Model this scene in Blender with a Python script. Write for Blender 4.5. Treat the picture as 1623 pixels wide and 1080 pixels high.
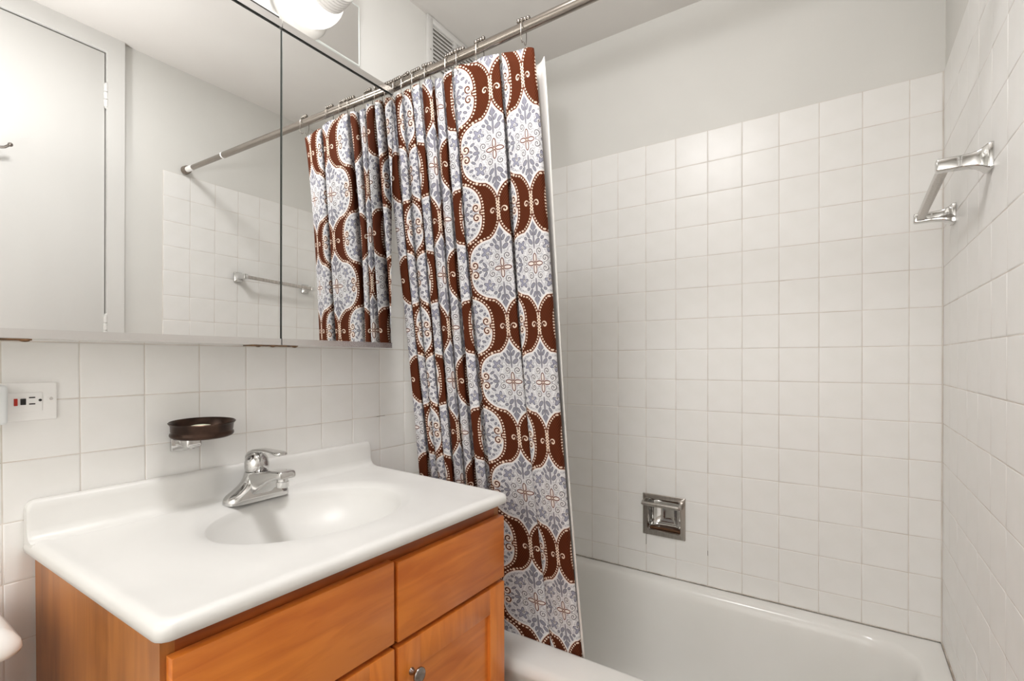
import bpy, bmesh, math, random
from mathutils import Vector, Matrix
random.seed(7)
PI = math.pi
for o in list(bpy.data.objects):
    bpy.data.objects.remove(o, do_unlink=True)
SC = bpy.context.scene
COL = SC.collection

# ------------------------------------------------------------------ camera
FPX, PPX, PPY = 770.729, 800.804, 577.428
YAW, PIT, ROL = -0.59098, -0.00710, -0.00325
cd = bpy.data.cameras.new('camera')
cam = bpy.data.objects.new('camera', cd)
COL.objects.link(cam)
fw = Vector((math.sin(YAW) * math.cos(PIT), math.cos(YAW) * math.cos(PIT), math.sin(PIT)))
rt = Vector((math.cos(YAW), -math.sin(YAW), 0))
up = rt.cross(fw)
cr, sr = math.cos(ROL), math.sin(ROL)
r2, u2 = rt * cr + up * sr, up * cr - rt * sr
m = Matrix.Identity(4)
for i in range(3):
    m[i][0], m[i][1], m[i][2] = r2[i], u2[i], -fw[i]
m.translation = Vector((1.23082, -1.81641, 1.19509))
cam.matrix_world = m
cd.sensor_width = 36
cd.lens = FPX * 36 / 1623
cd.shift_x = (811.5 - PPX) / 1623
cd.shift_y = (PPY - 540) / 1623
cd.clip_start = 0.02
SC.camera = cam

# ------------------------------------------------------------------ world, lights, exposure
w = bpy.data.worlds.new('world')
SC.world = w
w.use_nodes = True
w.node_tree.nodes['Background'].inputs[0].default_value = (1, 0.97, 0.93, 1)
w.node_tree.nodes['Background'].inputs[1].default_value = 0.3


def add_light(kind, name, loc, aim, energy, color, **kw):
    ld = bpy.data.lights.new(name, kind)
    ld.energy = energy
    ld.color = color
    for k, v in kw.items():
        setattr(ld, k, v)
    lo = bpy.data.objects.new(name, ld)
    COL.objects.link(lo)
    lo.location = loc
    lo.rotation_euler = (Vector(aim) - Vector(loc)).to_track_quat('-Z', 'Y').to_euler()
    return lo


# the photographer's flash beside the camera, bounced off the ceiling
add_light('SPOT', 'bounced_flash', (1.02, -1.72, 1.62), (0.80, -1.30, 2.46), 26, (1, 0.985, 0.981),
          spot_size=math.radians(125), spot_blend=0.9, shadow_soft_size=0.06)
# added fill spot with no known source, turned on the wall behind the camera
add_light('SPOT', 'rear_fill', (0.95, -1.75, 1.45), (0.78, -2.45, 1.35), 45, (1, 0.985, 0.981),
          spot_size=math.radians(130), spot_blend=0.9, shadow_soft_size=0.06)
add_light('AREA', 'ceiling_light', (0.66, -1.35, 2.44), (0.66, -1.35, 0), 7.2, (1, 0.985, 0.981),
          shape='DISK', size=0.34)
LAMP_EMIT = 0.5
vs = SC.view_settings
vs.view_transform = 'Standard'
vs.look = 'None'
vs.exposure = 0.90
vs.gamma = 1.0
vs.use_curve_mapping = False
SC.cycles.use_denoising = True
SC.cycles.denoiser = 'OPENIMAGEDENOISE'
SC.cycles.max_bounces = 10
SC.cycles.diffuse_bounces = 6
SC.cycles.glossy_bounces = 6
SC.cycles.sample_clamp_indirect = 6
SC.cycles.caustics_reflective = False
SC.cycles.caustics_refractive = False


# ------------------------------------------------------------------ helpers
def lin(r, g, b):
    def f(c):
        c /= 255
        return c / 12.92 if c <= 0.04045 else ((c + 0.055) / 1.055) ** 2.4
    return (f(r), f(g), f(b), 1)


def mat(name, col, rough=0.5, metal=0.0, spec=0.5, emit=None, coat=0.0):
    M_ = bpy.data.materials.new(name)
    M_.use_nodes = True
    b = M_.node_tree.nodes['Principled BSDF']
    b.inputs['Base Color'].default_value = col
    b.inputs['Roughness'].default_value = rough
    b.inputs['Metallic'].default_value = metal
    b.inputs['Specular IOR Level'].default_value = spec
    b.inputs['Coat Weight'].default_value = coat
    b.inputs['Coat Roughness'].default_value = 0.08
    if emit:
        b.inputs['Emission Color'].default_value = emit[0]
        b.inputs['Emission Strength'].default_value = emit[1]
    return M_


def add_noise(M_, c1, c2, scale=(20, 20, 20), detail=3, lo=0.35, hi=0.65, coords='Object', bump=0.0, bscale=200, dist=0.0):
    nt = M_.node_tree
    b = nt.nodes['Principled BSDF']
    tc = nt.nodes.new('ShaderNodeTexCoord')
    mp = nt.nodes.new('ShaderNodeMapping')
    mp.inputs['Scale'].default_value = scale
    nt.links.new(tc.outputs[coords], mp.inputs[0])
    n = nt.nodes.new('ShaderNodeTexNoise')
    n.inputs['Scale'].default_value = 1
    n.inputs['Detail'].default_value = detail
    n.inputs['Distortion'].default_value = dist
    nt.links.new(mp.outputs[0], n.inputs['Vector'])
    r = nt.nodes.new('ShaderNodeValToRGB')
    r.color_ramp.elements[0].position = lo
    r.color_ramp.elements[0].color = c1
    r.color_ramp.elements[1].position = hi
    r.color_ramp.elements[1].color = c2
    nt.links.new(n.outputs[0], r.inputs[0])
    nt.links.new(r.outputs[0], b.inputs['Base Color'])
    if bump:
        n2 = nt.nodes.new('ShaderNodeTexNoise')
        n2.inputs['Scale'].default_value = bscale
        nt.links.new(tc.outputs[coords], n2.inputs['Vector'])
        bp = nt.nodes.new('ShaderNodeBump')
        bp.inputs['Strength'].default_value = bump
        bp.inputs['Distance'].default_value = 0.002
        nt.links.new(n2.outputs[0], bp.inputs['Height'])
        nt.links.new(bp.outputs[0], b.inputs['Normal'])
    return M_


M = {}
M['paint'] = add_noise(mat('wall_paint', lin(206, 204, 200), 0.75), lin(218, 217, 213), lin(222, 221, 217), (3, 3, 3), bump=0.06, bscale=250)
M['ceiling'] = add_noise(mat('ceiling_paint', lin(222, 217, 211), 0.8), lin(210, 206, 202), lin(214, 211, 207), (2, 2, 2), bump=0.05, bscale=200)
M['tile'] = add_noise(mat('tile_glaze', lin(240, 235, 229), 0.33, spec=0.5), lin(235, 234, 231), lin(239, 238, 236), (9, 9, 9), bump=0.04, bscale=22)
M['grout'] = add_noise(mat('grout', lin(222, 213, 203), 0.8), lin(210, 202, 193), lin(228, 223, 217), (14, 14, 14))
M['grout_dark'] = mat('grout_gap', lin(96, 82, 70), 0.95)
M['caulk'] = add_noise(mat('caulk', lin(196, 186, 174), 0.7), lin(168, 156, 142), lin(216, 210, 202), (18, 18, 18))
M['floor'] = add_noise(mat('floor_tile', lin(190, 180, 168), 0.4), lin(180, 170, 158), lin(198, 190, 180), (12, 12, 12))
M['white_paint'] = add_noise(mat('white_door_paint', lin(228, 227, 223), 0.38), lin(213, 212, 209), lin(217, 216, 213), (4, 4, 1))
M['marble'] = add_noise(mat('cultured_marble', lin(236, 233, 227), 0.34, spec=0.4), lin(224, 223, 220), lin(229, 228, 225), (3, 5, 5), dist=1.0)
M['porcelain'] = mat('porcelain', lin(238, 237, 234), 0.12, spec=0.55)
M['tub'] = add_noise(mat('tub_enamel', lin(232, 231, 227), 0.2, spec=0.5), lin(229, 228, 224), lin(234, 233, 230), (3, 3, 3))
M['chrome'] = mat('chrome', (0.66, 0.655, 0.645, 1), 0.06, 1.0)
M['steel'] = add_noise(mat('satin_steel', (0.50, 0.47, 0.44, 1), 0.25, 1.0), (0.44, 0.41, 0.38, 1), (0.54, 0.51, 0.48, 1), (300, 300, 20))
M['nickel'] = add_noise(mat('brushed_nickel', (0.34, 0.31, 0.27, 1), 0.24, 1.0), (0.31, 0.28, 0.25, 1), (0.37, 0.33, 0.29, 1), (8, 300, 300))
M['ball'] = mat('polished_steel_ball', (0.26, 0.235, 0.21, 1), 0.15, 1.0)
M['alu'] = mat('aluminium_trim', (0.80, 0.79, 0.78, 1), 0.26, 1.0)
M['mirror'] = mat('mirror_silvering', (0.915, 0.922, 0.915, 1), 0.0, 1.0)
M['glass_edge'] = mat('polished_glass_edge', lin(84, 88, 84), 0.25, spec=0.6)
M['dark'] = mat('dark_gap', lin(40, 36, 33), 0.7)
M['duct'] = mat('duct_grey', lin(150, 144, 136), 0.8)
M['rust'] = add_noise(mat('rusty_steel', lin(120, 82, 48), 0.6, 0.4), lin(58, 42, 30), lin(128, 92, 58), (60, 60, 60))
M['cabinet_white'] = mat('white_enamel', lin(226, 224, 220), 0.35)
M['plastic'] = mat('white_plastic', lin(246, 245, 243), 0.35)
M['plastic_cool'] = mat('cool_white_plastic', lin(230, 233, 234), 0.35)
M['black'] = mat('black_plastic', lin(30, 26, 24), 0.45)
M['red'] = mat('red_plastic', lin(186, 40, 18), 0.4)
M['bronze'] = add_noise(mat('oiled_bronze', lin(84, 62, 50), 0.3, 0.75), lin(46, 33, 26), lin(76, 57, 47), (30, 30, 30))
M['soap'] = mat('soap', lin(206, 214, 188), 0.5)
M['rubber'] = mat('grey_rubber', lin(120, 110, 100), 0.6)
M['globe'] = mat('opal_glass', lin(250, 248, 244), 0.3, emit=((1, 0.97, 0.93, 1), LAMP_EMIT))
M['ribbed'] = mat('ribbed_glass', lin(222, 220, 216), 0.25)
M['plate_mirror'] = mat('mirrored_plate', (0.86, 0.86, 0.85, 1), 0.04, 1.0)
M['bevel_glass'] = mat('bevelled_glass_edge', lin(238, 244, 241), 0.12, spec=0.8)
M['liner'] = mat('liner_vinyl', lin(236, 233, 228), 0.45)
M['bronze_knob'] = mat('dark_nickel', (0.30, 0.27, 0.25, 1), 0.22, 1.0)


def wood(name, scale, base=(230, 137, 56), dark=(202, 108, 40)):
    M_ = mat(name, lin(*base), 0.32, spec=0.4, coat=0.15)
    nt = M_.node_tree
    b = nt.nodes['Principled BSDF']
    tc = nt.nodes.new('ShaderNodeTexCoord')
    mp = nt.nodes.new('ShaderNodeMapping')
    mp.inputs['Scale'].default_value = scale
    nt.links.new(tc.outputs['Object'], mp.inputs[0])
    n = nt.nodes.new('ShaderNodeTexNoise')
    n.inputs['Scale'].default_value = 1
    n.inputs['Detail'].default_value = 5
    n.inputs['Distortion'].default_value = 0.8
    nt.links.new(mp.outputs[0], n.inputs['Vector'])
    n2 = nt.nodes.new('ShaderNodeTexNoise')
    n2.inputs['Scale'].default_value = 5
    n2.inputs['Detail'].default_value = 2
    nt.links.new(tc.outputs['Object'], n2.inputs['Vector'])
    ad = nt.nodes.new('ShaderNodeMath')
    ad.operation = 'ADD'
    nt.links.new(n.outputs[0], ad.inputs[0])
    nt.links.new(n2.outputs[0], ad.inputs[1])
    r = nt.nodes.new('ShaderNodeValToRGB')
    r.color_ramp.elements[0].position = 0.36 * 2
    r.color_ramp.elements[0].color = lin(*dark)
    r.color_ramp.elements[1].position = 0.62 * 2
    r.color_ramp.elements[1].color = lin(*base)
    hv = nt.nodes.new('ShaderNodeMath')
    hv.operation = 'MULTIPLY'
    hv.inputs[1].default_value = 1.0
    nt.links.new(ad.outputs[0], hv.inputs[0])
    dv = nt.nodes.new('ShaderNodeMath')
    dv.operation = 'MULTIPLY'
    dv.inputs[1].default_value = 0.5
    nt.links.new(hv.outputs[0], dv.inputs[0])
    r.color_ramp.elements[0].position = 0.38
    r.color_ramp.elements[1].position = 0.60
    nt.links.new(dv.outputs[0], r.inputs[0])
    nt.links.new(r.outputs[0], b.inputs['Base Color'])
    return M_


M['wood_h'] = wood('maple_stain_horizontal', (40, 5, 40))
M['wood_v'] = wood('maple_stain_vertical', (40, 40, 5))
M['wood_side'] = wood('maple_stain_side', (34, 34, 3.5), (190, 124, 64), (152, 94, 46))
M['wood_dark'] = wood('maple_stain_frame', (40, 6, 40), (176, 94, 40), (138, 70, 28))


class MB:
    """collects geometry for one mesh"""

    def __init__(self):
        self.bm = bmesh.new()

    def box(self, x0, x1, y0, y1, z0, z1, bev=0.0, seg=2):
        b2 = bmesh.new()
        vs_ = [b2.verts.new(p) for p in ((x0, y0, z0), (x1, y0, z0), (x1, y1, z0), (x0, y1, z0), (x0, y0, z1), (x1, y0, z1), (x1, y1, z1), (x0, y1, z1))]
        for f in ((3, 2, 1, 0), (4, 5, 6, 7), (0, 1, 5, 4), (1, 2, 6, 5), (2, 3, 7, 6), (3, 0, 4, 7)):
            b2.faces.new([vs_[i] for i in f])
        if bev > 0:
            bmesh.ops.bevel(b2, geom=b2.edges[:], offset=bev, segments=seg, profile=0.5, affect='EDGES')
        self.merge(b2)
        return self

    def merge(self, b2, mtx=None):
        if mtx is not None:
            bmesh.ops.transform(b2, matrix=mtx, verts=b2.verts)
        tmp = bpy.data.meshes.new('tmp')
        b2.to_mesh(tmp)
        b2.free()
        self.bm.from_mesh(tmp)
        bpy.data.meshes.remove(tmp)

    def rings(self, rows, close=True, cap0=False, cap1=False):
        """rows: list of lists of points, all the same length"""
        vr = [[self.bm.verts.new(p) for p in row] for row in rows]
        n = len(rows[0])
        for a, b in zip(vr[:-1], vr[1:]):
            for i in range(n if close else n - 1):
                j = (i + 1) % n
                try:
                    self.bm.faces.new((a[i], a[j], b[j], b[i]))
                except ValueError:
                    pass
        if cap0:
            self.bm.faces.new(list(reversed(vr[0])))
        if cap1:
            self.bm.faces.new(vr[-1])
        return self

    def tube(self, pts, rad, n=10, cap=True):
        pts = [Vector(p) for p in pts]
        rads = rad if isinstance(rad, (list, tuple)) else [rad] * len(pts)
        rows = []
        T = (pts[1] - pts[0]).normalized()
        N_ = T.orthogonal().normalized()
        for i, p in enumerate(pts):
            t = (pts[min(i + 1, len(pts) - 1)] - pts[max(i - 1, 0)])
            t = t.normalized() if t.length > 1e-9 else T
            q = T.rotation_difference(t)
            N_ = q @ N_
            T = t
            B = T.cross(N_)
            rows.append([p + (N_ * math.cos(2 * PI * k / n) + B * math.sin(2 * PI * k / n)) * rads[i] for k in range(n)])
        return self.rings(rows, True, cap, cap)

    def lathe(self, prof, origin, axis, n=32, sx=1.0, sy=1.0, ref=None):
        """prof: (distance along axis, radius)"""
        ax = Vector(axis).normalized()
        e1 = Vector(ref) if ref else ax.orthogonal().normalized()
        e2 = ax.cross(e1)
        o = Vector(origin)
        rows = []
        for h, r in prof:
            rows.append([o + ax * h + e1 * (r * sx * math.cos(2 * PI * k / n)) + e2 * (r * sy * math.sin(2 * PI * k / n)) for k in range(n)])
        return self.rings(rows, True, prof[0][1] > 1e-6, prof[-1][1] > 1e-6)

    def prism(self, poly, axis, a, b):
        """poly: 2-D outline extruded along axis 'x','y','z' from a to b"""
        def P(p, t):
            return {'x': (t, p[0], p[1]), 'y': (p[0], t, p[1]), 'z': (p[0], p[1], t)}[axis]
        return self.rings([[P(p, a) for p in poly], [P(p, b) for p in poly]], True, True, True)

    def sphere(self, c, r, n=12, sc=(1, 1, 1)):
        b2 = bmesh.new()
        bmesh.ops.create_uvsphere(b2, u_segments=n, v_segments=max(6, n // 2), radius=r)
        self.merge(b2, Matrix.Translation(c) @ Matrix.Diagonal((*sc, 1)))
        return self

    def build(self, name, material, parent=None, warp=None, smooth=True, angle=40, weld=True, origin=None):
        bm = self.bm
        if weld:
            bmesh.ops.remove_doubles(bm, verts=bm.verts, dist=1e-6)
        bmesh.ops.recalc_face_normals(bm, faces=bm.faces)
        if warp:
            for v in bm.verts:
                v.co = warp(v.co)
        if origin is not None:
            bmesh.ops.translate(bm, vec=-Vector(origin), verts=bm.verts)
        me = bpy.data.meshes.new(name)
        bm.to_mesh(me)
        bm.free()
        for m_ in (material if isinstance(material, (list, tuple)) else [material]):
            me.materials.append(m_)
        if smooth:
            me.polygons.foreach_set('use_smooth', [True] * len(me.polygons))
            try:
                me.set_sharp_from_angle(angle=math.radians(angle))
            except Exception:
                pass
        return link(name, me, parent, origin)


def link(name, me, parent=None, loc=None):
    o = bpy.data.objects.new(name, me)
    COL.objects.link(o)
    if loc is not None:
        o.location = loc
    if parent is not None:
        o.parent = parent
        # parents here are empties or meshes that may have a location: keep world placement
        o.matrix_parent_inverse = wm(parent).inverted()
    return o


def wm(o):
    mtx = Matrix.LocRotScale(o.location, o.rotation_euler, o.scale)
    if o.parent:
        return wm(o.parent) @ o.matrix_parent_inverse @ mtx
    return mtx


def thing(name, label, cat, loc=(0, 0, 0), group=None, rotz=0):
    o = bpy.data.objects.new(name, None)
    o.empty_display_size = 0.05
    COL.objects.link(o)
    o.location = loc
    o.rotation_euler = (0, 0, rotz)
    return tag(o, label, cat, group)


def tag(o, label, cat, group=None):
    o['label'] = label
    o['category'] = cat
    if group:
        o['group'] = group
    return o


def struct(o, label=None):
    o['kind'] = 'structure'
    if label:
        o['label'] = label
    return o


# ------------------------------------------------------------------ room shell
W, S = 1.4905, 0.0188          # right wall: x = W + S*y
PITCH, CEIL = 0.1095, 2.465
YB = -2.45                     # wall behind the camera
PHI = -math.asin(S)


def RW(off, y, z):
    """point on the right wall: off = distance out into the room, y along the wall"""
    c, s = math.cos(PHI), math.sin(PHI)
    return Vector((W + c * (-off) - s * y, s * (-off) + c * y, z))


struct(MB().box(-0.15, W + 0.2, YB - 0.1, 0.15, -0.1, 0.0).build('floor', M['floor'], smooth=False), 'beige bathroom floor under the vanity and tub')
struct(MB().box(-0.15, W + 0.2, YB - 0.1, 0.15, CEIL, CEIL + 0.1).build('ceiling', M['ceiling'], smooth=False), 'plain white painted ceiling')
wall_left = struct(MB().box(-0.12, -0.004, YB, 0.0, 0, CEIL).build('wall_left', M['paint'], smooth=False), 'wall behind the mirror and vanity, tiled below and painted above')
struct(MB().box(-0.12, W + 0.1, YB - 0.1, YB, 0, CEIL).build('wall_front', M['paint'], smooth=False), 'grey wall behind the camera')
# back wall has a hole for the recessed soap dish
HX0, HX1, HZ0, HZ1 = 0.652, 0.780, 0.555, 0.681
mb = MB()
for (x0, x1, z0, z1) in ((-0.12, HX0, 0, CEIL), (HX1, W + 0.12, 0, CEIL), (HX0, HX1, 0, HZ0), (HX0, HX1, HZ1, CEIL)):
    mb.box(x0, x1, 0.004, 0.12, z0, z1)
wall_back = struct(mb.build('wall_back', M['paint'], smooth=False, weld=False), 'far wall along the tub, tiled below and grey paint above')
wall_right = bpy.data.objects.new('wall_right', None)
# right wall with the door opening (local frame: x out of the wall, y along it)
DY0, DY1, DZ = -1.80, -1.078, 2.40


def rwarp(co):
    return RW(-co.x, co.y, co.z)      # local x<0 = into the room


mb = MB()
mb.box(0.004, 0.12, DY1, 0.05, 0, CEIL).box(0.004, 0.12, YB, DY0, 0, CEIL).box(0.004, 0.12, DY0, DY1, DZ, CEIL)
bpy.data.objects.remove(wall_right)
wall_right = struct(mb.build('wall_right', M['paint'], warp=rwarp, smooth=False, weld=False), 'right wall beside the tub with the towel bar and the door')

# ---- tiles
TH = 0.006
_tile_cache = {}


def tile_mesh(wd, ht):
    key = (round(wd, 4), round(ht, 4))
    if key in _tile_cache:
        return _tile_cache[key]
    g = 0.0007
    hw, hh = wd / 2 - g, ht / 2 - g
    bm = bmesh.new()
    rows = []
    for ins, z in ((0, -TH), (0, -0.0011), (0.0005, -0.0004), (0.0016, -0.0001), (0.004, 0.0)):
        rows.append([bm.verts.new((sx * (hw - ins), sy * (hh - ins), z)) for sx, sy in ((-1, -1), (1, -1), (1, 1), (-1, 1))])
    for a, b in zip(rows[:-1], rows[1:]):
        for i in range(4):
            bm.faces.new((a[i], a[(i + 1) % 4], b[(i + 1) % 4], b[i]))
    bm.faces.new(rows[-1])
    me = bpy.data.meshes.new('tile')
    bm.to_mesh(me)
    bm.free()
    me.materials.append(M['tile'])
    me.polygons.foreach_set('use_smooth', [True] * len(me.polygons))
    me.set_sharp_from_angle(angle=math.radians(75))
    _tile_cache[key] = me
    return me


def put_tile(parent, frame, a0, a1, z0, z1):
    """frame(a, z) -> (point, axis_u, axis_n)"""
    if a1 - a0 < 0.012 or z1 - z0 < 0.012:
        return
    p, eu, en = frame((a0 + a1) / 2, (z0 + z1) / 2)
    me = tile_mesh(a1 - a0, z1 - z0)
    o = bpy.data.objects.new('tile', me)
    COL.objects.link(o)
    ez = en.cross(eu)
    R3 = Matrix((eu, ez, en)).transposed().to_4x4()
    tilt = Matrix.Rotation(random.gauss(0, 0.0018), 4, 'X') @ Matrix.Rotation(random.gauss(0, 0.0018), 4, 'Y')
    o.matrix_world = Matrix.Translation(p + en * random.gauss(0, 0.00012)) @ R3 @ tilt
    o.parent = parent
    return o


def fr_back(a, z):
    return Vector((a, 0, z)), Vector((1, 0, 0)), Vector((0, -1, 0))


def fr_left(a, z):
    return Vector((0, a, z)), Vector((0, 1, 0)), Vector((1, 0, 0))


def fr_right(a, z):
    c, s = math.cos(PHI), math.sin(PHI)
    return RW(0, a, z), Vector((s, -c, 0)), Vector((-c, -s, 0))


TUBZ = 0.397
zr = [2.0 - j * PITCH for j in range(15)] + [TUBZ]
xe = [0.0] + [1.4168 - k * PITCH for k in range(12, -1, -1)] + [W - 0.001]
for i in range(len(xe) - 1):
    for j in range(len(zr) - 1):
        x0, x1, z1, z0 = xe[i], xe[i + 1], zr[j], zr[j + 1]
        if x1 <= HX0 or x0 >= HX1 or z1 <= HZ0 or z0 >= HZ1:
            put_tile(wall_back, fr_back, x0, x1, z0, z1)
        elif x0 > HX0 and x1 > HX1 and z0 >= HZ0:
            put_tile(wall_back, fr_back, HX1, x1, z0, z1)
        elif x0 < HX0 + 0.002 and z0 < HZ0:
            put_tile(wall_back, fr_back, x0, x1, z0, HZ0)
        elif x1 > HX1 and z0 < HZ0:
            # L-shaped cut tile
            g = 0.0009
            poly = [(x0 + g, z0 + g), (x1 - g, z0 + g), (x1 - g, z1 - g), (HX1, z1 - g), (HX1, HZ0), (x0 + g, HZ0)]
            MB().prism(poly, 'y', 0.0, TH).build('tile', M['tile'], wall_back, smooth=False)
mb = MB()
for (x0, x1, z0, z1) in ((0, HX0, TUBZ, 2.0), (HX1, W - 0.001, TUBZ, 2.0), (HX0, HX1, TUBZ, HZ0), (HX0, HX1, HZ1, 2.0)):
    mb.box(x0, x1, 0.0007, 0.0045, z0, z1)
mb.build('grout_bed', M['grout'], wall_back, smooth=False, weld=False)
# right wall tiles
RY0 = -0.8731
yr = [RY0 + k * PITCH for k in range(8)] + [-0.001]
for i in range(len(yr) - 1):
    for j in range(len(zr) - 1):
        put_tile(wall_right, fr_right, yr[i], yr[i + 1], zr[j + 1], zr[j])
MB().box(0.0007, 0.0045, RY0, 0.0, TUBZ, 2.0).build('grout_bed', M['grout'], wall_right, warp=rwarp, smooth=False)
# left wall tiles: splash rows everywhere, full height beside the tub
yl = [-1.5975 + k * PITCH for k in range(-5, 15)] + [0.0]
zl = [2.0 - j * PITCH for j in range(0, 19)]
for i in range(len(yl) - 1):
    for j in range(len(zl) - 1):
        y0, y1, z1, z0 = yl[i], yl[i + 1], zl[j], zl[j + 1]
        tubside = y0 > -0.84
        if not tubside and z0 > 1.30:
            continue
        if z1 < 0.80 and -1.53 < y0 and y1 < -0.79:
            continue
        if tubside and y0 > -0.75 and z0 < TUBZ - 0.09:
            continue
        if y0 < -1.83 and (z0 > 1.30 or z1 < 0.4):
            continue
        put_tile(wall_left, fr_left, y0, y1, z0, z1)
MB().box(-0.0045, -0.0007, yl[0], -0.84, 0.02, 1.345).box(-0.0045, -0.0007, -0.84, 0.0, 0.02, 2.0).build('grout_bed', M['grout'], wall_left, smooth=False, weld=False)
# worn grout seen as short dark slits
for (x, z0, z1) in ((0.8693, 0.505, 0.522), (0.6503, 0.500, 0.545)):
    MB().box(x - 0.0007, x + 0.0007, -0.0003, 0.003, z0, z1).build('grout_slit', M['grout_dark'], wall_back, smooth=False)
MB().box(-0.003, 0.0003, -0.735, -0.70, 1.0136, 1.0146).build('grout_slit', M['grout_dark'], wall_left, smooth=False)
MB().box(0.003, -0.0004, 0, 0, 0, 0)
# caulk bead along the tub
struct(MB().tube([(0.0, -0.0012, TUBZ + 0.001), (W, -0.0012, TUBZ + 0.001)], 0.0015, 6).build('trim_1', M['caulk']), 'thin stained caulk line where tub meets far wall')
struct(MB().tube([tuple(RW(0.001, -0.7, TUBZ + 0.001)), tuple(RW(0.001, 0, TUBZ + 0.001))], 0.0024, 6).build('trim_2', M['caulk']), 'thin caulk line where tub meets right wall')
struct(MB().tube([tuple(RW(0.001, -0.001, TUBZ)), tuple(RW(0.001, -0.001, 2.0))], 0.0018, 6).build('trim_3', M['grout']), 'grout line in the tiled corner beside the towel bar')

# ---- door in the right wall (seen in the mirror)
CW = 0.058
mb = MB()
mb.box(-0.016, 0.004, DY1, DY1 + CW, 0, CEIL).box(-0.016, 0.004, DY0 - CW, DY0, 0, CEIL).box(-0.016, 0.004, DY0, DY1, DZ, CEIL)
struct(mb.build('trim_4', M['white_paint'], warp=rwarp, weld=False), 'white door casing reaching up to the ceiling')
door = struct(MB().box(0.0, 0.036, DY0 + 0.004, DY1 - 0.0045, 0.008, DZ - 0.0055, 0.001).build('door_1', M['white_paint'], warp=rwarp), 'flat white door seen in the mirror')
MB().box(0.012, 0.04, DY1 - 0.003, DY1 + 0.01, 0.0, DZ + 0.01).box(0.012, 0.04, DY0 - 0.01, DY1, DZ - 0.004, DZ + 0.01).box(0.037, 0.04, DY0 - 0.01, DY1 + 0.01, 0.0, DZ + 0.01).build('door_gap_shade', M['dark'], door, warp=rwarp, smooth=False)  # dark strips and backing stand in for the shade inside the door gap
for hz in (2.225, 1.30, 0.30):
    mb = MB()
    for k in range(3):
        mb.lathe([(0, 0.0), (0, 0.0072), (0.0005, 0.0082), (0.0275, 0.0082), (0.028, 0.0072), (0.028, 0.0)], (-0.009, DY1 - 0.002, hz - 0.045 + k * 0.030), (0, 0, 1), 12)
    mb.sphere((-0.009, DY1 - 0.002, hz - 0.046), 0.006, 8).sphere((-0.009, DY1 - 0.002, hz + 0.046), 0.006, 8)
    mb.box(-0.0065, -0.0, DY1 - 0.006, DY1 + 0.002, hz - 0.044, hz + 0.044)
    mb.build('hinge', M['white_paint'], door, warp=rwarp, weld=False)
hk = MB().box(-0.006, 0.0, -1.42, -1.385, 1.885, 1.935, 0.002).tube([(-0.004, -1.402, 1.905), (-0.03, -1.402, 1.90), (-0.05, -1.40, 1.912)], 0.005, 8)
hk.tube([(-0.03, -1.402, 1.90), (-0.045, -1.378, 1.905), (-0.052, -1.366, 1.916)], 0.0045, 8).sphere((-0.052, -1.365, 1.917), 0.0075, 8)
hk.build('robe_hook', M['bronze_knob'], door, warp=rwarp, weld=False)['label'] = 'dark metal robe hook on the door'

# ------------------------------------------------------------------ bathtub
tub = thing('bathtub', 'white enamel bathtub under the tiled far wall', 'bathtub', (0.745, -0.37, 0))


def rrect(cx, cy, hx, hy, r, n=12):
    pts = []
    r = min(r, hx - 1e-4, hy - 1e-4)
    for qx, qy, a0 in ((1, 1, 0), (-1, 1, 90), (-1, -1, 180), (1, -1, 270)):
        for k in range(n + 1):
            a = math.radians(a0 + 90 * k / n)
            pts.append((cx + qx * (hx - r) + r * math.cos(a), cy + qy * (hy - r) + r * math.sin(a)))
    return pts


def ring_at(x0, x1, y0, y1, r, z):
    return [(p[0], p[1], z) for p in rrect((x0 + x1) / 2, (y0 + y1) / 2, (x1 - x0) / 2, (y1 - y0) / 2, r)]


TX0, TX1, TY0, TY1 = 0.003, W - 0.0035, -0.742, -0.003
rows = []
rows.append(ring_at(TX0, TX1, TY0 + 0.02, TY1, 0.004, 0.0))
rows.append(ring_at(TX0, TX1, TY0 + 0.02, TY1, 0.004, 0.30))
rows.append(ring_at(TX0, TX1, TY0 + 0.012, TY1, 0.005, 0.345))
for a in range(0, 91, 15):
    t = math.radians(a)
    rows.append(ring_at(TX0, TX1, TY0 + 0.026 - 0.026 * math.cos(t), TY1, 0.005, TUBZ - 0.028 + 0.026 * math.sin(t)))
rows.append(ring_at(TX0 + 0.03, TX1 - 0.015, TY0 + 0.055, TY1 - 0.012, 0.03, TUBZ - 0.0008))
ix0, ix1, iy0, iy1 = 0.085, W - 0.055, -0.628, -0.042
prof = [(0.000, 0.0), (0.010, 0.0025), (0.018, 0.009), (0.024, 0.019), (0.030, 0.035), (0.042, 0.10), (0.056, 0.18), (0.072, 0.25), (0.092, 0.295), (0.125, 0.322), (0.18, 0.333)]
for ins, dz in prof:
    rows.append(ring_at(ix0 + ins * 1.2, ix1 - ins * 0.75, iy0 + ins, iy1 - ins * 0.9, max(0.03, 0.13 - ins * 0.2), TUBZ - 0.0012 - dz))
MB().rings(rows, True, True, True).build('basin', M['tub'], tub, angle=60, warp=lambda co: Vector((co.x + S * co.y * co.x / W, co.y, co.z)))
MB().lathe([(0, 0), (0, 0.034), (0.003, 0.032), (0.003, 0.012), (0.0, 0.010)], (0.30, -0.335, TUBZ - 0.335), (0, 0, 1), 20).build('drain', M['chrome'], tub)

# ------------------------------------------------------------------ vanity
VY0, VYS, VXF = -1.571, 0.7983, 0.55


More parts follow.
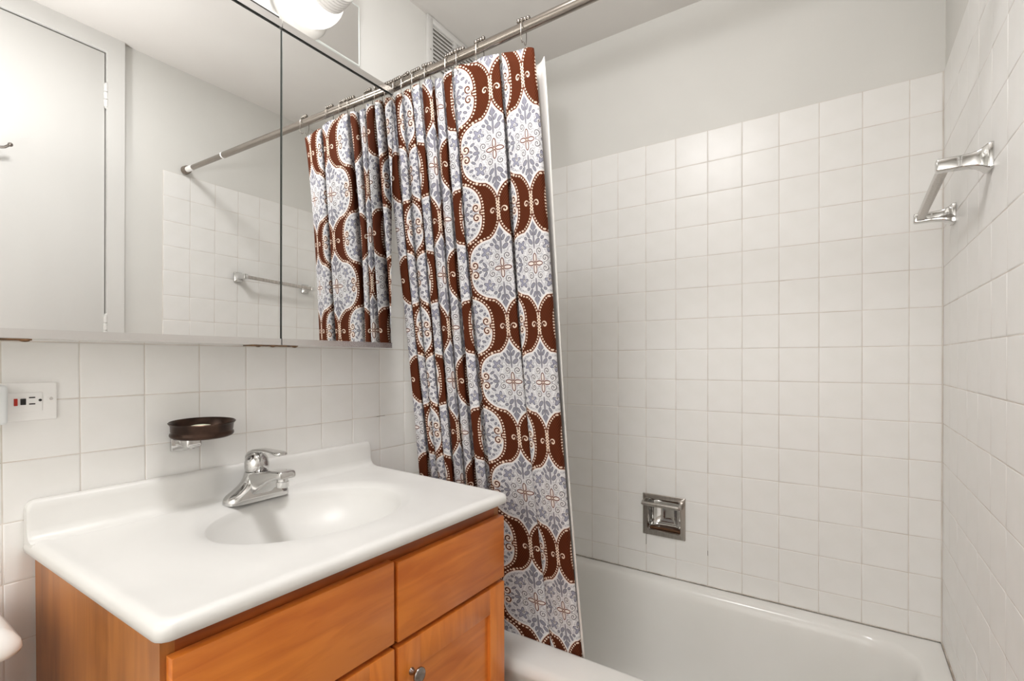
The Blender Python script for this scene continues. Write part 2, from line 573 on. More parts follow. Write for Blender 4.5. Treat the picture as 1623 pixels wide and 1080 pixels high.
def vw(co):
    u = co.x / VXF
    v = (co.y - VY0) / VYS
    hh = max(0.0, min(1.0, co.z / 0.8))
    return Vector((co.x * (0.545 + 0.015 * v) / VXF,
                   co.y + u * ((1 - v) * 0.010 - v * 0.027),
                   co.z - u * (0.0025 * (1 - v) + 0.006 * v) * hh))


CT, CB = 0.868, 0.846      # counter top / underside
vanity = thing('vanity_cabinet', 'orange-brown stained wood vanity cabinet under the white sink top', 'cabinet', (0.27, -1.17, 0))
KY0, KY1, KX = -1.556, -0.7765, 0.517
mb = MB()
mb.box(0.004, KX, KY0, KY0 + 0.018, 0.0, CB)
mb.build('side_panel', M['wood_side'], vanity, warp=vw)
MB().box(0.004, KX, KY1 - 0.018, KY1, 0.0, CB).build('side_panel', M['wood_side'], vanity, warp=vw)
MB().box(0.004, KX - 0.02, KY0 + 0.018, KY1 - 0.018, 0.09, 0.11).box(0.004, 0.012, KY0 + 0.018, KY1 - 0.018, 0.11, CB).build('carcass', M['wood_dark'], vanity, warp=vw, weld=False)
mb = MB()
mb.box(KX - 0.018, KX, KY0 + 0.018, KY1 - 0.018, CB - 0.06, CB).box(KX - 0.018, KX, KY0 + 0.018, KY1 - 0.018, 0.09, 0.14)
for yy in (KY0 + 0.018, -1.172, KY1 - 0.05):
    mb.box(KX - 0.018, KX, yy, yy + 0.035, 0.14, CB - 0.06)
mb.box(KX - 0.018, KX, KY0 + 0.018, KY1 - 0.018, 0.63, 0.675)
mb.build('face_frame', M['wood_dark'], vanity, warp=vw, weld=False)
MB().box(KX - 0.075, KX - 0.06, KY0 + 0.018, KY1 - 0.018, 0.0, 0.09).build('toe_kick', M['wood_dark'], vanity, warp=vw)
FX0, FX1 = KX + 0.001, KX + 0.019
LY0, LY1, RY1_, RY2_ = -1.5495, -1.1580, -1.1485, -0.7765
d1 = MB().box(FX0, FX1, LY0, LY1, 0.6585, 0.8165, 0.0018, 2).build('drawer_front', M['wood_h'], vanity, warp=vw)
d1['label'] = 'wide left drawer front'
d2 = MB().box(FX0, FX1, RY1_, RY2_, 0.6550, 0.811, 0.0018, 2).build('drawer_front', M['wood_h'], vanity, warp=vw)
d2['label'] = 'narrower right drawer front'


def shaker(y0, y1, z0, z1, lab, knob_y):
    d = MB()
    f = 0.062
    d.box(FX0, FX1, y0, y0 + f, z0, z1, 0.0015).box(FX0, FX1, y1 - f, y1, z0, z1, 0.0015)
    d.box(FX0, FX1 - 0.0003, y0 + f - 0.001, y1 - f + 0.001, z1 - f, z1, 0.0015).box(FX0, FX1 - 0.0003, y0 + f - 0.001, y1 - f + 0.001, z0, z0 + f, 0.0015)
    o = d.build('door', M['wood_v'], vanity, warp=vw, weld=False)
    o['label'] = lab
    MB().box(FX0 + 0.002, FX1 - 0.009, y0 + f - 0.004, y1 - f + 0.004, z0 + f - 0.004, z1 - f + 0.004).build('door_panel', M['wood_h'], o, warp=vw)
    kb = MB().lathe([(0, 0), (0, 0.0075), (0.003, 0.0065), (0.008, 0.005), (0.013, 0.0052), (0.017, 0.011), (0.020, 0.0155), (0.0235, 0.0160), (0.026, 0.0135), (0.0275, 0.007), (0.028, 0.0)], (FX1, knob_y, z1 - 0.062), (1, 0, 0), 20)
    kb.build('knob', M['bronze_knob'], o, warp=vw, angle=60)
    return o


shaker(LY0, LY1, 0.095, 0.6475, 'left shaker door', LY1 - 0.03)
shaker(RY1_, RY2_, 0.095, 0.6445, 'right shaker door', RY1_ + 0.036)

# ---- sink top
top = thing('sink_top', 'white cultured marble vanity top with an oval bowl', 'sink', (0.27, -1.17, 0.846))
BCX, BCY, BAX, BAY = 0.258, -1.142, 0.166, 0.222
NS = 144


def rect_hit(a, ins, r=0.018):
    """point on the counter outline (inset) along direction a from the bowl centre"""
    x0, x1, y0, y1 = 0.0, VXF - ins, VY0 + ins, VY0 + VYS - ins
    dx, dy = math.cos(a), math.sin(a)
    t = 1e9
    for lim, d, c in ((x0, dx, BCX), (x1, dx, BCX), (y0, dy, BCY), (y1, dy, BCY)):
        if abs(d) > 1e-9:
            tt = (lim - c) / d
            if tt > 0:
                t = min(t, tt)
    x, y = BCX + dx * t, BCY + dy * t
    # round the two front corners
    for cy, sy in ((y0 + r, -1), (y1 - r, 1)):
        cx = x1 - r
        if x > cx and (y - cy) * sy > 0:
            v = Vector((x - cx, y - cy))
            if v.length > r:
                v = v.normalized() * r
                x, y = cx + v.x, cy + v.y
    return x, y


angs = [2 * PI * k / NS for k in range(NS)]
for cx, cy in ((VXF, VY0), (VXF, VY0 + VYS), (0, VY0), (0, VY0 + VYS)):
    a = math.atan2(cy - BCY, cx - BCX) % (2 * PI)
    for da in (-0.04, -0.02, 0, 0.02, 0.04):
        angs.append((a + da) % (2 * PI))
angs = sorted(set(round(a, 5) for a in angs))
rows = []
for r in (0.02, 0.08, 0.2, 0.35, 0.5, 0.62, 0.72, 0.8, 0.86, 0.91, 0.945, 0.97, 0.985, 1.0, 1.012, 1.03, 1.06, 1.1, 1.15):
    if r <= 1.0:
        d = -0.012 - 0.118 * (1 - r ** 2.3) ** 0.62
    else:
        q = min(1, (r - 1.0) / 0.15)
        d = -0.012 * (1 - q) ** 2.0
    row = []
    for a in angs:
        ca, sa = math.cos(a), math.sin(a)
        k = 1 / math.sqrt((ca / BAX) ** 2 + (sa / BAY) ** 2)
        row.append((BCX + ca * k * r, BCY + sa * k * r, CT + d))
    rows.append(row)
inner = rows[-1]
outline = lambda ins, z: [(*rect_hit(a, ins), z) for a in angs]
edge = outline(0.034, CT)
for q in (0.35, 0.7, 1.0):
    rows.append([tuple(Vector(p) * (1 - q) + Vector(e) * q) for p, e in zip(inner, edge)])
rows.append(outline(0.024, CT + 0.0012))
rows.append(outline(0.016, CT + 0.0022))
rows.append(outline(0.008, CT + 0.0012))
rows.append(outline(0.003, CT - 0.002))
rows.append(outline(0.0005, CT - 0.007))
rows.append(outline(0.0, CT - 0.013))
rows.append(outline(0.001, CB + 0.001))
rows.append(outline(0.004, CB))
rows.append(outline(0.05, CB))
MB().rings(rows, True, True, False).build('counter', M['marble'], top, warp=vw, angle=70)
# backsplash with a cove
pr = [(0.0, CT - 0.01), (0.0, 0.938), (0.003, 0.9412), (0.010, 0.9420), (0.016, 0.9405), (0.0195, 0.936), (0.0205, 0.925), (0.021, CT + 0.022), (0.023, CT + 0.012), (0.028, CT + 0.005), (0.036, CT + 0.0012), (0.046, CT + 0.0002), (0.046, CT - 0.01)]
rows = []
y0, y1 = VY0 + 0.001, VY0 + VYS - 0.001
for y, k in ((y0, 0.80), (y0 + 0.002, 0.90), (y0 + 0.006, 0.965), (y0 + 0.013, 1.0), (y1 - 0.013, 1.0), (y1 - 0.006, 0.965), (y1 - 0.002, 0.90), (y1, 0.80)):
    rows.append([(x * (0.9 + 0.1 * (k - 0.8) / 0.2), y, CT + (z - CT) * (k if z > CT + 0.03 else 1)) for x, z in pr])
MB().rings(rows, True, True, True).build('backsplash', M['marble'], top, warp=vw, angle=60)
MB().lathe([(0, 0), (0, 0.022), (0.0025, 0.020), (0.0025, 0.009), (0.001, 0.0)], (BCX, BCY, CT - 0.1288), (0, 0, 1), 20).build('drain', M['chrome'], top)

# ---- faucet
fx, fy, fz = 0.085, -1.180, CT - 0.0005
faucet = thing('faucet', 'chrome single-lever faucet standing behind the oval bowl', 'faucet', (fx, fy, fz))
rows = []
for z, k in ((0, 1.0), (0.006, 1.0), (0.0125, 0.975)):
    rows.append([(p[0], p[1], fz + z) for p in rrect(fx, fy, 0.028 * k, 0.0775 * k, 0.0275 * k, 8)])
for z, hy, hx, r in ((0.018, 0.070, 0.0265, 0.025), (0.025, 0.058, 0.0262, 0.024), (0.034, 0.045, 0.0260, 0.0235), (0.043, 0.0355, 0.0260, 0.023), (0.052, 0.030, 0.0258, 0.0228), (0.060, 0.0275, 0.0255, 0.0225), (0.066, 0.0265, 0.0250, 0.022)):
    rows.append([(p[0], p[1], fz + z) for p in rrect(fx, fy, hx, hy, r, 8)])
MB().rings(rows, True, True, True).build('base', M['chrome'], faucet, warp=vw, angle=50)
# spout: broad flattened arm sweeping forward
rows = []
for t in range(13):
    q = t / 12
    cx = fx + 0.004 + 0.124 * q
    zt = 0.062 + 0.020 * math.sin(q * PI / 2) ** 1.2
    hw = 0.0270 - 0.0065 * q
    th = 0.040 * (1 - q) ** 1.5 + 0.0165
    ring = []
    for p in rrect(0, 0, hw, th / 2, 0.0055, 4):
        ring.append((cx + p[1] * -0.18, fy + p[0], fz + zt - th / 2 + p[1]))
    rows.append(ring)
e = rows[-1]
c = Vector((sum(p[0] for p in e) / len(e), sum(p[1] for p in e) / len(e), sum(p[2] for p in e) / len(e)))
rows.append([tuple(c + (Vector(p) - c) * 0.90 + Vector((0.003, 0, 0))) for p in e])
rows.append([tuple(c + (Vector(p) - c) * 0.6 + Vector((0.0042, 0, 0))) for p in e])
MB().rings(rows, True, True, True).build('spout', M['chrome'], faucet, warp=vw, angle=42)
MB().lathe([(0.004, 0.0), (0.004, 0.0115), (-0.007, 0.0118), (-0.0075, 0.0138), (-0.019, 0.0138), (-0.021, 0.0118), (-0.017, 0.0)], (fx + 0.110, fy, fz + 0.064), (0, 0, 1), 20).build('aerator', M['chrome'], faucet, warp=vw)
MB().lathe([(0, 0.0245), (0.002, 0.0262), (0.010, 0.0272), (0.020, 0.0272), (0.030, 0.0248), (0.038, 0.0200), (0.044, 0.0125), (0.0465, 0.0)], (fx, fy, fz + 0.0665), (0, 0, 1), 28).build('handle_dome', M['chrome'], faucet, warp=vw, angle=60)
rows = []
path = [(-0.0275, 0.082, 0.010, 0.006), (-0.0265, 0.091, 0.0145, 0.008), (-0.0215, 0.1005, 0.0165, 0.009), (-0.0115, 0.1085, 0.0165, 0.0095), (0.004, 0.1145, 0.0150, 0.0095), (0.024, 0.1180, 0.0120, 0.0085), (0.046, 0.1195, 0.0100, 0.0075), (0.066, 0.1195, 0.0105, 0.0070), (0.084, 0.1190, 0.0130, 0.0072), (0.100, 0.1185, 0.0145, 0.0076), (0.110, 0.1180, 0.0120, 0.0070), (0.114, 0.1178, 0.0070, 0.0045)]
for i, (dx, dz, hw, th) in enumerate(path):
    n0, n1 = path[max(0, i - 1)], path[min(len(path) - 1, i + 1)]
    d = Vector((n1[0] - n0[0], 0, n1[1] - n0[1])).normalized()
    nrm = Vector((-d.z, 0, d.x))
    rows.append([tuple(Vector((fx + dx, fy + p[0], fz + dz)) + nrm * p[1]) for p in rrect(0, 0, hw, th / 2, th * 0.42, 4)])
MB().rings(rows, True, True, True).build('lever', M['chrome'], faucet, warp=vw, angle=60)

# ------------------------------------------------------------------ soap dish on the left wall
holder = thing('soap_dish_bracket', 'chrome wall bracket carrying the bronze soap dish', 'bracket', (0.0, -1.297, 1.01))
mb = MB().box(-0.0005, 0.008, -1.332, -1.282, 0.993, 1.030, 0.003)
mb.box(0.004, 0.062, -1.323, -1.291, 1.004, 1.0275, 0.006, 3)
mb.build('arm', M['chrome'], holder, weld=False)
DX, DYc = 0.068, -1.294
MB().lathe([(0, 0.0), (0, 0.84), (0.0015, 0.87), (0.003, 0.84), (0.003, 0.0)], (DX, DYc, 1.0265), (0.055, 0, 1), 36, 0.048, 0.066, (1, 0, 0)).build('tray', M['chrome'], holder, angle=60)
dish = MB().lathe([(0.0, 0.0), (0.0, 0.86), (0.002, 0.93), (0.0055, 0.965), (0.0095, 0.955), (0.0115, 0.925), (0.0130, 0.922), (0.0150, 0.935), (0.0265, 0.945), (0.0300, 0.985), (0.0325, 1.012), (0.0338, 0.99), (0.032, 0.955), (0.028, 0.90), (0.006, 0.86), (0.004, 0.80), (0.004, 0.0)],
                   (DX, DYc, 1.0292), (0.075, 0, 1), 48, 0.052, 0.0665, Vector((1, 0, -0.075)).normalized()).build('soap_dish', M['bronze'], angle=50)
tag(dish, 'dark bronze oval soap dish on the tiles above the sink', 'soap dish')
sp = MB().sphere((0, 0, 0), 1.0, 20, (0.024, 0.036, 0.013)).build('soap_bar', M['soap'])
sp.location = (DX, DYc - 0.006, 1.0305 + 0.004 + 0.0085)
tag(sp, 'pale green soap bar in the bronze dish', 'soap')

# ------------------------------------------------------------------ outlet
outlet = thing('electrical_outlet', 'white horizontal outlet cover plate with red and black buttons on tile', 'outlet', (0, -1.58, 1.122))
MB().box(-0.0002, 0.006, -1.640, -1.5235, 1.0875, 1.1575, 0.0025).build('cover_plate', M['plastic'], outlet)
MB().box(0.005, 0.0085, -1.6155, -1.5445, 1.1050, 1.1395, 0.001).build('receptacle', M['plastic'], outlet)
MB().box(0.0080, 0.0104, -1.5830, -1.5782, 1.1160, 1.1290, 0.0006).build('button', M['red'], outlet)['label'] = 'red test button'
MB().box(0.0080, 0.0104, -1.5745, -1.5672, 1.1172, 1.1286, 0.0006).build('button', M['black'], outlet)['label'] = 'black reset button'
for zc in (1.1300, 1.1182):
    MB().box(0.0082, 0.0088, -1.5630, -1.5545, zc - 0.0011, zc + 0.0011).build('slot', M['black'], outlet, smooth=False)
MB().lathe([(0, 0.0), (0, 0.0024), (0.0005, 0.0024), (0.0005, 0)], (0.0083, -1.5478, 1.1246), (1, 0, 0), 12).build('ground_hole', M['black'], outlet)
MB().lathe([(0, 0.0), (0, 0.003), (0.0008, 0.0028), (0.001, 0)], (0.0058, -1.5318, 1.1265), (1, 0, 0), 12).build('screw', M['alu'], outlet)
ad = MB().box(0.0088, 0.040, -1.668, -1.5955, 1.0860, 1.1555, 0.006, 3).build('plug_adapter', M['plastic_cool'])
tag(ad, 'white plug-in adapter at the left end of the outlet', 'adapter')

# ------------------------------------------------------------------ medicine cabinet
ALPHA = 0.0147


def mx(z):
    return 0.1275 + ALPHA * (z - 1.6)


cab = thing('medicine_cabinet', 'mirrored medicine cabinet hung on the wall above the sink', 'cabinet', (0, -1.38, 1.23))
CY1 = -0.784
CZ0, CZ1 = 1.2365, 2.012
rows = []
mb = MB()
for z in (CZ0, CZ1):
    rows.append([(0.0005, -1.98, z), (mx(z) - 0.0085, -1.98, z), (mx(z) - 0.0085, CY1 - 0.003, z), (0.0005, CY1 - 0.003, z)])
mb.rings(rows, True, True, True).build('body', M['cabinet_white'], cab, smooth=False)
DOORS = ((-1.98, -1.6275, 'left mirrored door'), (-1.6255, -1.1415, 'wide middle mirrored door'), (-1.1385, CY1, 'right mirrored door beside the curtain'))


def slab(y0, y1, z0, z1, xa, xb):
    """box following the tilted mirror plane; xa/xb offsets from the glass face"""
    return [[(mx(z) + xa, y0, z), (mx(z) + xb, y0, z), (mx(z) + xb, y1, z), (mx(z) + xa, y1, z)] for z in (z0, z1)]


for y0, y1, lab in DOORS:
    dr = MB().rings(slab(y0, y1, CZ0 + 0.0136, CZ1 - 0.020, -0.0065, -0.0012), True, True, True).build('mirror_door', M['glass_edge'], cab, smooth=False)
    dr['label'] = lab
    MB().rings(slab(y0 + 0.0012, y1 - 0.0012, CZ0 + 0.0137, CZ1 - 0.0215, -0.0012, 0.0), True, True, True).build('mirror_glass', M['mirror'], dr, smooth=False)
    mb = MB()
    mb.rings(slab(y0, y1, CZ0 - 0.002, CZ0 + 0.0135, -0.0075, 0.0035), True, True, True)
    mb.build('bottom_rail', M['alu'], dr, smooth=False)
    MB().rings(slab(y0, y1, CZ1 - 0.0165, CZ1 + 0.001, -0.0075, 0.0035), True, True, True).build('top_rail', M['alu'], dr, smooth=False)
for yc in (-1.1545, -1.6405):
    mb = MB().box(0.085, mx(CZ0) + 0.004, yc - 0.058, yc + 0.058, CZ0 - 0.0052, CZ0 - 0.0026, 0.0008)
    for q in (-0.043, -0.008, 0.049):
        mb.sphere((mx(CZ0) + 0.002, yc + q, CZ0 - 0.0055), 0.0034, 8, (1, 2.0, 0.7))
    mb.build('finger_pull', M['rust'], cab, weld=False)['label'] = 'rusted strip under the door joint'

MB().rings([[(mx(CZ1) - 0.007, y_, z_) for y_, z_ in ((-1.98, CZ1 + 0.0012), (-1.147, CZ1 + 0.0012), (-1.147, CZ1 + 0.0062), (-1.98, CZ1 + 0.0062))],
            [(mx(CZ1) + 0.002, y_, z_) for y_, z_ in ((-1.98, CZ1 + 0.0012), (-1.147, CZ1 + 0.0012), (-1.147, CZ1 + 0.0062), (-1.98, CZ1 + 0.0062))]], True, True, True).build('top_dark_strip', M['dark'], cab, smooth=False)  # plain dark strip along the upper edge of the top rail

# ------------------------------------------------------------------ vanity light
light = thing('vanity_light', 'bright opal globe wall light on a mirrored plate above the mirror', 'wall light', (0, -1.38, 2.16))
PY1, PZ0, PZ1 = -0.8135, 2.104, 2.287
MB().box(-0.004, 0.016, -1.94, PY1 - 0.012, PZ0 + 0.012, PZ1 - 0.012).build('mounting_box', M['cabinet_white'], light, smooth=False)
MB().box(0.016, 0.0205, -1.945, PY1 - 0.004, PZ0 + 0.004, PZ1 - 0.004).build('glass_plate', M['plate_mirror'], light, smooth=False)
mb = MB()
for (a0, a1, b0, b1) in ((-1.949, PY1, PZ0, PZ0 + 0.004), (-1.949, PY1, PZ1 - 0.004, PZ1), (PY1 - 0.004, PY1, PZ0 + 0.004, PZ1 - 0.004), (-1.949, -1.945, PZ0 + 0.004, PZ1 - 0.004)):
    mb.box(0.014, 0.0215, a0, a1, b0, b1, 0.001)
mb.build('bevelled_edge', M['bevel_glass'], light, weld=False)
for ly in (-1.02, -1.36, -1.70):
    c0 = (0.0205, ly, 2.168)
    sau = MB().lathe([(0, 0), (0, 0.084), (0.008, 0.085), (0.018, 0.080), (0.026, 0.070), (0.026, 0)], c0, (1, 0, 0), 40).build('lamp_base', M['ribbed'], light, angle=50)
    gp = [(0.026, 0.066)]
    for a in range(-50, 62, 8):
        t = math.radians(a)
        gp.append((0.070 + 0.052 * math.sin(t), 0.046 + 0.030 * math.cos(t)))
    gp.append((0.116, 0.057))
    gp.append((0.116, 0.0))
    MB().lathe(gp, c0, (1, 0, 0), 40).build('globe', M['globe'], sau, angle=60)
    rp = [(0.1165, 0.0)]
    for k in range(7):
        h = 0.1165 + 0.009 * k
        rp += [(h, 0.0595 - 0.0012 * k), (h + 0.003, 0.0615 - 0.0012 * k), (h + 0.006, 0.0615 - 0.0012 * k), (h + 0.0085, 0.0590 - 0.0012 * k)]
    rp += [(0.182, 0.045), (0.184, 0.0)]
    MB().lathe(rp, c0, (1, 0, 0), 40).build('ribbed_cap', M['ribbed'], sau, angle=30)

# ------------------------------------------------------------------ air vent high on the left wall
vent = thing('air_vent', 'white slatted air vent at the ceiling behind the curtain rod', 'vent', (0, -0.335, 2.36))
vy0, vy1, vz0, vz1 = -0.492, -0.178, 2.254, 2.463
mb = MB()
mb.box(-0.004, 0.008, vy0, vy0 + 0.028, vz0, vz1, 0.0015).box(-0.004, 0.008, vy1 - 0.028, vy1, vz0, vz1, 0.0015)
mb.box(-0.004, 0.008, vy0 + 0.028, vy1 - 0.028, vz0, vz0 + 0.022, 0.0015).box(-0.004, 0.008, vy0 + 0.028, vy1 - 0.028, vz1 - 0.022, vz1, 0.0015)
mb.box(-0.004, 0.008, -0.344, -0.326, vz0 + 0.022, vz1 - 0.022, 0.0015)
mb.build('frame', M['white_paint'], vent, weld=False)
MB().box(-0.0045, -0.0030, vy0 + 0.028, vy1 - 0.028, vz0 + 0.022, vz1 - 0.022).build('duct_opening', M['duct'], vent, smooth=False)
nsl = 11
for a0, a1 in ((vy0 + 0.028, -0.344), (-0.326, vy1 - 0.028)):
    for k in range(nsl):
        zc = vz0 + 0.022 + (k + 0.5) * (vz1 - vz0 - 0.044) / nsl
        MB().prism([(-0.002, zc + 0.0068), (0.000, zc + 0.0068), (0.0072, zc - 0.0040), (0.0072, zc - 0.0072), (0.0052, zc - 0.0072), (-0.002, zc + 0.003)], 'y', a0, a1).build('slat', M['white_paint'], vent, smooth=False)
MB().sphere((0.008, vy0 + 0.014, 2.34), 0.003, 8, (0.5, 1, 1)).build('screw', M['steel'], vent)

# ------------------------------------------------------------------ curtain rod
RODA, RODB = Vector((0.0, -0.7655, 2.031)), Vector(RW(0.002, -0.787, 2.024))


def rod_at(x):
    return RODA.lerp(RODB, x / RODB.x)


rod = thing('curtain_rod', 'brushed nickel tension rod carrying the shower curtain', 'curtain rod', tuple(RODA))
jx = 1.14
MB().tube([RODA + Vector((0.012, 0, 0)), rod_at(jx)], 0.0127, 20).build('tube', M['nickel'], rod, angle=50)['label'] = 'wide outer tube'
MB().tube([rod_at(jx - 0.02), rod_at(1.43)], 0.0108, 20).build('tube', M['nickel'], rod, angle=50)['label'] = 'narrower inner tube'
MB().tube([rod_at(jx - 0.002), rod_at(jx + 0.006)], 0.0131, 20).build('collar', M['plastic'], rod, angle=50)
MB().tube([rod_at(1.40), rod_at(RODB.x - 0.012)], 0.0122, 20).build('paper_label', M['plastic'], rod, angle=50)
MB().tube([rod_at(RODB.x - 0.024), rod_at(RODB.x - 0.006), rod_at(RODB.x)], [0.017, 0.0185, 0.0185], 20).build('end_cap', M['rubber'], rod, angle=50)
MB().tube([RODA + Vector((0.0005, 0, 0)), RODA + Vector((0.006, 0, 0)), RODA + Vector((0.024, 0, 0))], [0.0185, 0.0185, 0.017], 20).build('end_cap', M['rubber'], rod, angle=50)


# ------------------------------------------------------------------ shower curtain material (all maths nodes)
def curtain_material():
    M_ = bpy.data.materials.new('curtain_print')
    M_.use_nodes = True
    nt = M_.node_tree
    bs = nt.nodes['Principled BSDF']
    bs.inputs['Roughness'].default_value = 0.85
    bs.inputs['Specular IOR Level'].default_value = 0.15
    Lk = nt.links.new

    def ma(op, *ins):
        n = nt.nodes.new('ShaderNodeMath')
        n.operation = op
        for i, v in enumerate(ins):
            if isinstance(v, (int, float)):
                n.inputs[i].default_value = v
            else:
                Lk(v, n.inputs[i])
        return n.outputs[0]
    add = lambda a, b: ma('ADD', a, b)
    sub = lambda a, b: ma('SUBTRACT', a, b)
    mul = lambda a, b: ma('MULTIPLY', a, b)
    ab = lambda a: ma('ABSOLUTE', a)
    mn = lambda a, b: ma('MINIMUM', a, b)
    mxm = lambda a, b: ma('MAXIMUM', a, b)

    def hyp(x, y):
        return ma('SQRT', ma('MULTIPLY_ADD', x, x, mul(y, y)))

    def below(d, edge, soft=0.0009):
        """1 where d < edge"""
        n = nt.nodes.new('ShaderNodeMapRange')
        n.inputs['From Min'].default_value = edge - soft
        n.inputs['From Max'].default_value = edge + soft
        n.inputs['To Min'].default_value = 1
        n.inputs['To Max'].default_value = 0
        Lk(d, n.inputs['Value'])
        return n.outputs[0]

    def ell(x, y, rx, ry):
        k = hyp(mul(x, 1 / rx), mul(y, 1 / ry))
        g = hyp(mul(x, 1 / rx ** 2), mul(y, 1 / ry ** 2))
        return ma('DIVIDE', mul(k, sub(k, 1.0)), mxm(g, 1e-4))

    def rot(x, y, cx, cy, ang):
        c, s = math.cos(ang), math.sin(ang)
        dx, dy = sub(x, cx), sub(y, cy)
        return ma('MULTIPLY_ADD', dx, c, mul(dy, s)), ma('MULTIPLY_ADD', dx, -s, mul(dy, c))

    def rell(x, y, cx, cy, rx, ry, ang=0.0):
        if ang == 0.0:
            return ell(sub(x, cx), sub(y, cy), rx, ry)
        X, Y = rot(x, y, cx, cy, ang)
        return ell(X, Y, rx, ry)

    def union(*ds):
        r = ds[0]
        for d in ds[1:]:
            r = mn(r, d)
        return r

    def spiral(x, y, cx, cy, R, pitch, sign=1, ph=0.0, half=0.0016):
        """line mask of an archimedean scroll"""
        dx, dy = sub(x, cx), sub(y, cy)
        r = hyp(dx, dy)
        th = ma('ARCTAN2', mul(dy, sign), dx)
        q = ma('FRACT', add(add(mul(r, 1 / pitch), mul(th, -1 / (2 * PI))), 10.5 + ph))
        line = below(mul(ab(sub(q, 0.5)), pitch), half, 0.0006)
        return mul(line, below(r, R)), below(r, R)

    uv = nt.nodes.new('ShaderNodeUVMap')
    uv.uv_map = 'UVMap'
    sx = nt.nodes.new('ShaderNodeSeparateXYZ')
    Lk(uv.outputs[0], sx.inputs[0])
    U, V = sx.outputs[0], sx.outputs[1]
    WW, Q = 0.155, 0.3145
    HH = Q / 2
    P = 2 * WW
    a0 = ma('PINGPONG', add(U, 10 * P - 0.050), WW)
    b0 = ma('PINGPONG', add(V, 10 * Q - 1.451), HH)
    # half-drop ogee: points past the cell's diagonal belong to the neighbouring medallion
    far = sub(1.0, below(add(mul(a0, 1 / WW), mul(b0, 1 / HH)), 1.0, 0.0001))
    a = add(a0, mul(far, sub(WW, mul(a0, 2.0))))
    b = add(b0, mul(far, sub(HH, mul(b0, 2.0))))
    # nearest knot: (0, half height) or (half width, 0)
    ksel = below(sub(mul(b0, 1 / HH), mul(a0, 1 / WW)), 0.0, 0.0001)
    ka = add(a0, mul(ksel, sub(WW, mul(a0, 2.0))))
    bfr = sub(ma('FRACT', mul(add(add(V, mul(ksel, HH)), 10 * Q - 1.451), 1 / Q)), 0.5)      # signed about the knot
    bk = mul(bfr, Q)
    b2 = sub(HH, b)
    RX, RY = 0.1035, 0.084
    k3 = ma('POWER', add(ma('POWER', mul(a, 1 / RX), 2.8), ma('POWER', mul(b, 1 / RY), 2.8)), 1 / 2.8)
    rad = hyp(a, b)
    dl = mul(sub(k3, 1.0), ma('DIVIDE', rad, mxm(k3, 0.05)))
    nt_ = sub(hyp(sub(a, RX + 0.001), b), 0.0085)
    dl = ma('SMOOTH_MAX', dl, mul(nt_, -1), 0.006)
    CXc, CYc, CR = 0.075, 0.150, 0.0785
    dc = sub(hyp(sub(a, CXc), sub(b, CYc)), CR)
    dtip = mxm(mul(dc, -1), sub(a, 0.055))
    bd = mul(mn(dl, dtip), -1)                                            # <0 in the brown

    def dots(d, t, n, per, off):
        q = mul(sub(ma('FRACT', mul(add(t, 2 * PI), n / (2 * PI))), 0.5), per / n)
        return hyp(q, add(d, off))
    tl_ = ma('ARCTAN2', mul(b, 1 / RY), mul(a, 1 / RX))
    d1_ = dots(mul(dl, -1), tl_, 70, 0.62, 0.0048)
    tc_ = ma('ARCTAN2', sub(b, CYc), sub(a, CXc))
    d2_ = dots(dc, tc_, 58, 2 * PI * CR, 0.0048)
    lob = below(sub(dl, dtip), 0.0, 0.0003)
    big = hyp(sub(a, 0.0605), sub(b, 0.0800))
    dotm = mxm(below(add(mul(lob, d1_), mul(sub(1.0, lob), d2_)), 0.0025, 0.0007), below(big, 0.0040, 0.0007))

    # ---------- filler of leaves and vines inside the white areas (folded, so it is symmetric)
    cv = nt.nodes.new('ShaderNodeCombineXYZ')
    Lk(a, cv.inputs[0])
    Lk(b, cv.inputs[1])

    def noise(scale, det, dist, seed):
        n = nt.nodes.new('ShaderNodeTexNoise')
        n.noise_dimensions = '4D'
        n.inputs['W'].default_value = seed
        n.inputs['Scale'].default_value = scale
        n.inputs['Detail'].default_value = det
        n.inputs['Distortion'].default_value = dist
        Lk(cv.outputs[0], n.inputs['Vector'])
        return n.outputs[0]
    n1 = noise(70, 1.0, 1.6, 3.1)
    n2 = noise(105, 0.5, 0.8, 7.7)
    vine = below(ab(sub(n1, 0.5)), 0.020, 0.012)
    vine2 = below(ab(sub(n1, 0.61)), 0.012, 0.010)
    blot = sub(1.0, below(n2, 0.60, 0.03))
    haze = sub(1.0, below(n1, 0.55, 0.05))

    pet = union(rell(a, b, 0.0148, 0.0, 0.0108, 0.0052), rell(a, b, 0.0, 0.0145, 0.0050, 0.0112))
    petl = below(ab(pet), 0.0013, 0.0005)
    peti = below(pet, -0.001)
    sA1, fA1 = spiral(a, b, 0.0165, 0.0320, 0.0098, 0.0062, 1, 0.2, 0.0014)
    sA2, fA2 = spiral(a, b, 0.0345, 0.0130, 0.0098, 0.0062, -1, 0.6, 0.0014)
    fx_, fy_ = sub(a, 0.0470), sub(b, 0.0455)
    fr = hyp(fx_, fy_)
    fth = ma('ARCTAN2', fy_, fx_)
    flo = sub(fr, mul(add(0.76, mul(0.26, ma('COSINE', mul(add(fth, 0.4), 5.0)))), 0.0168))
    sF, fF = spiral(a, b, 0.0445, 0.0430, 0.0052, 0.0045, 1, 0.0, 0.0011)
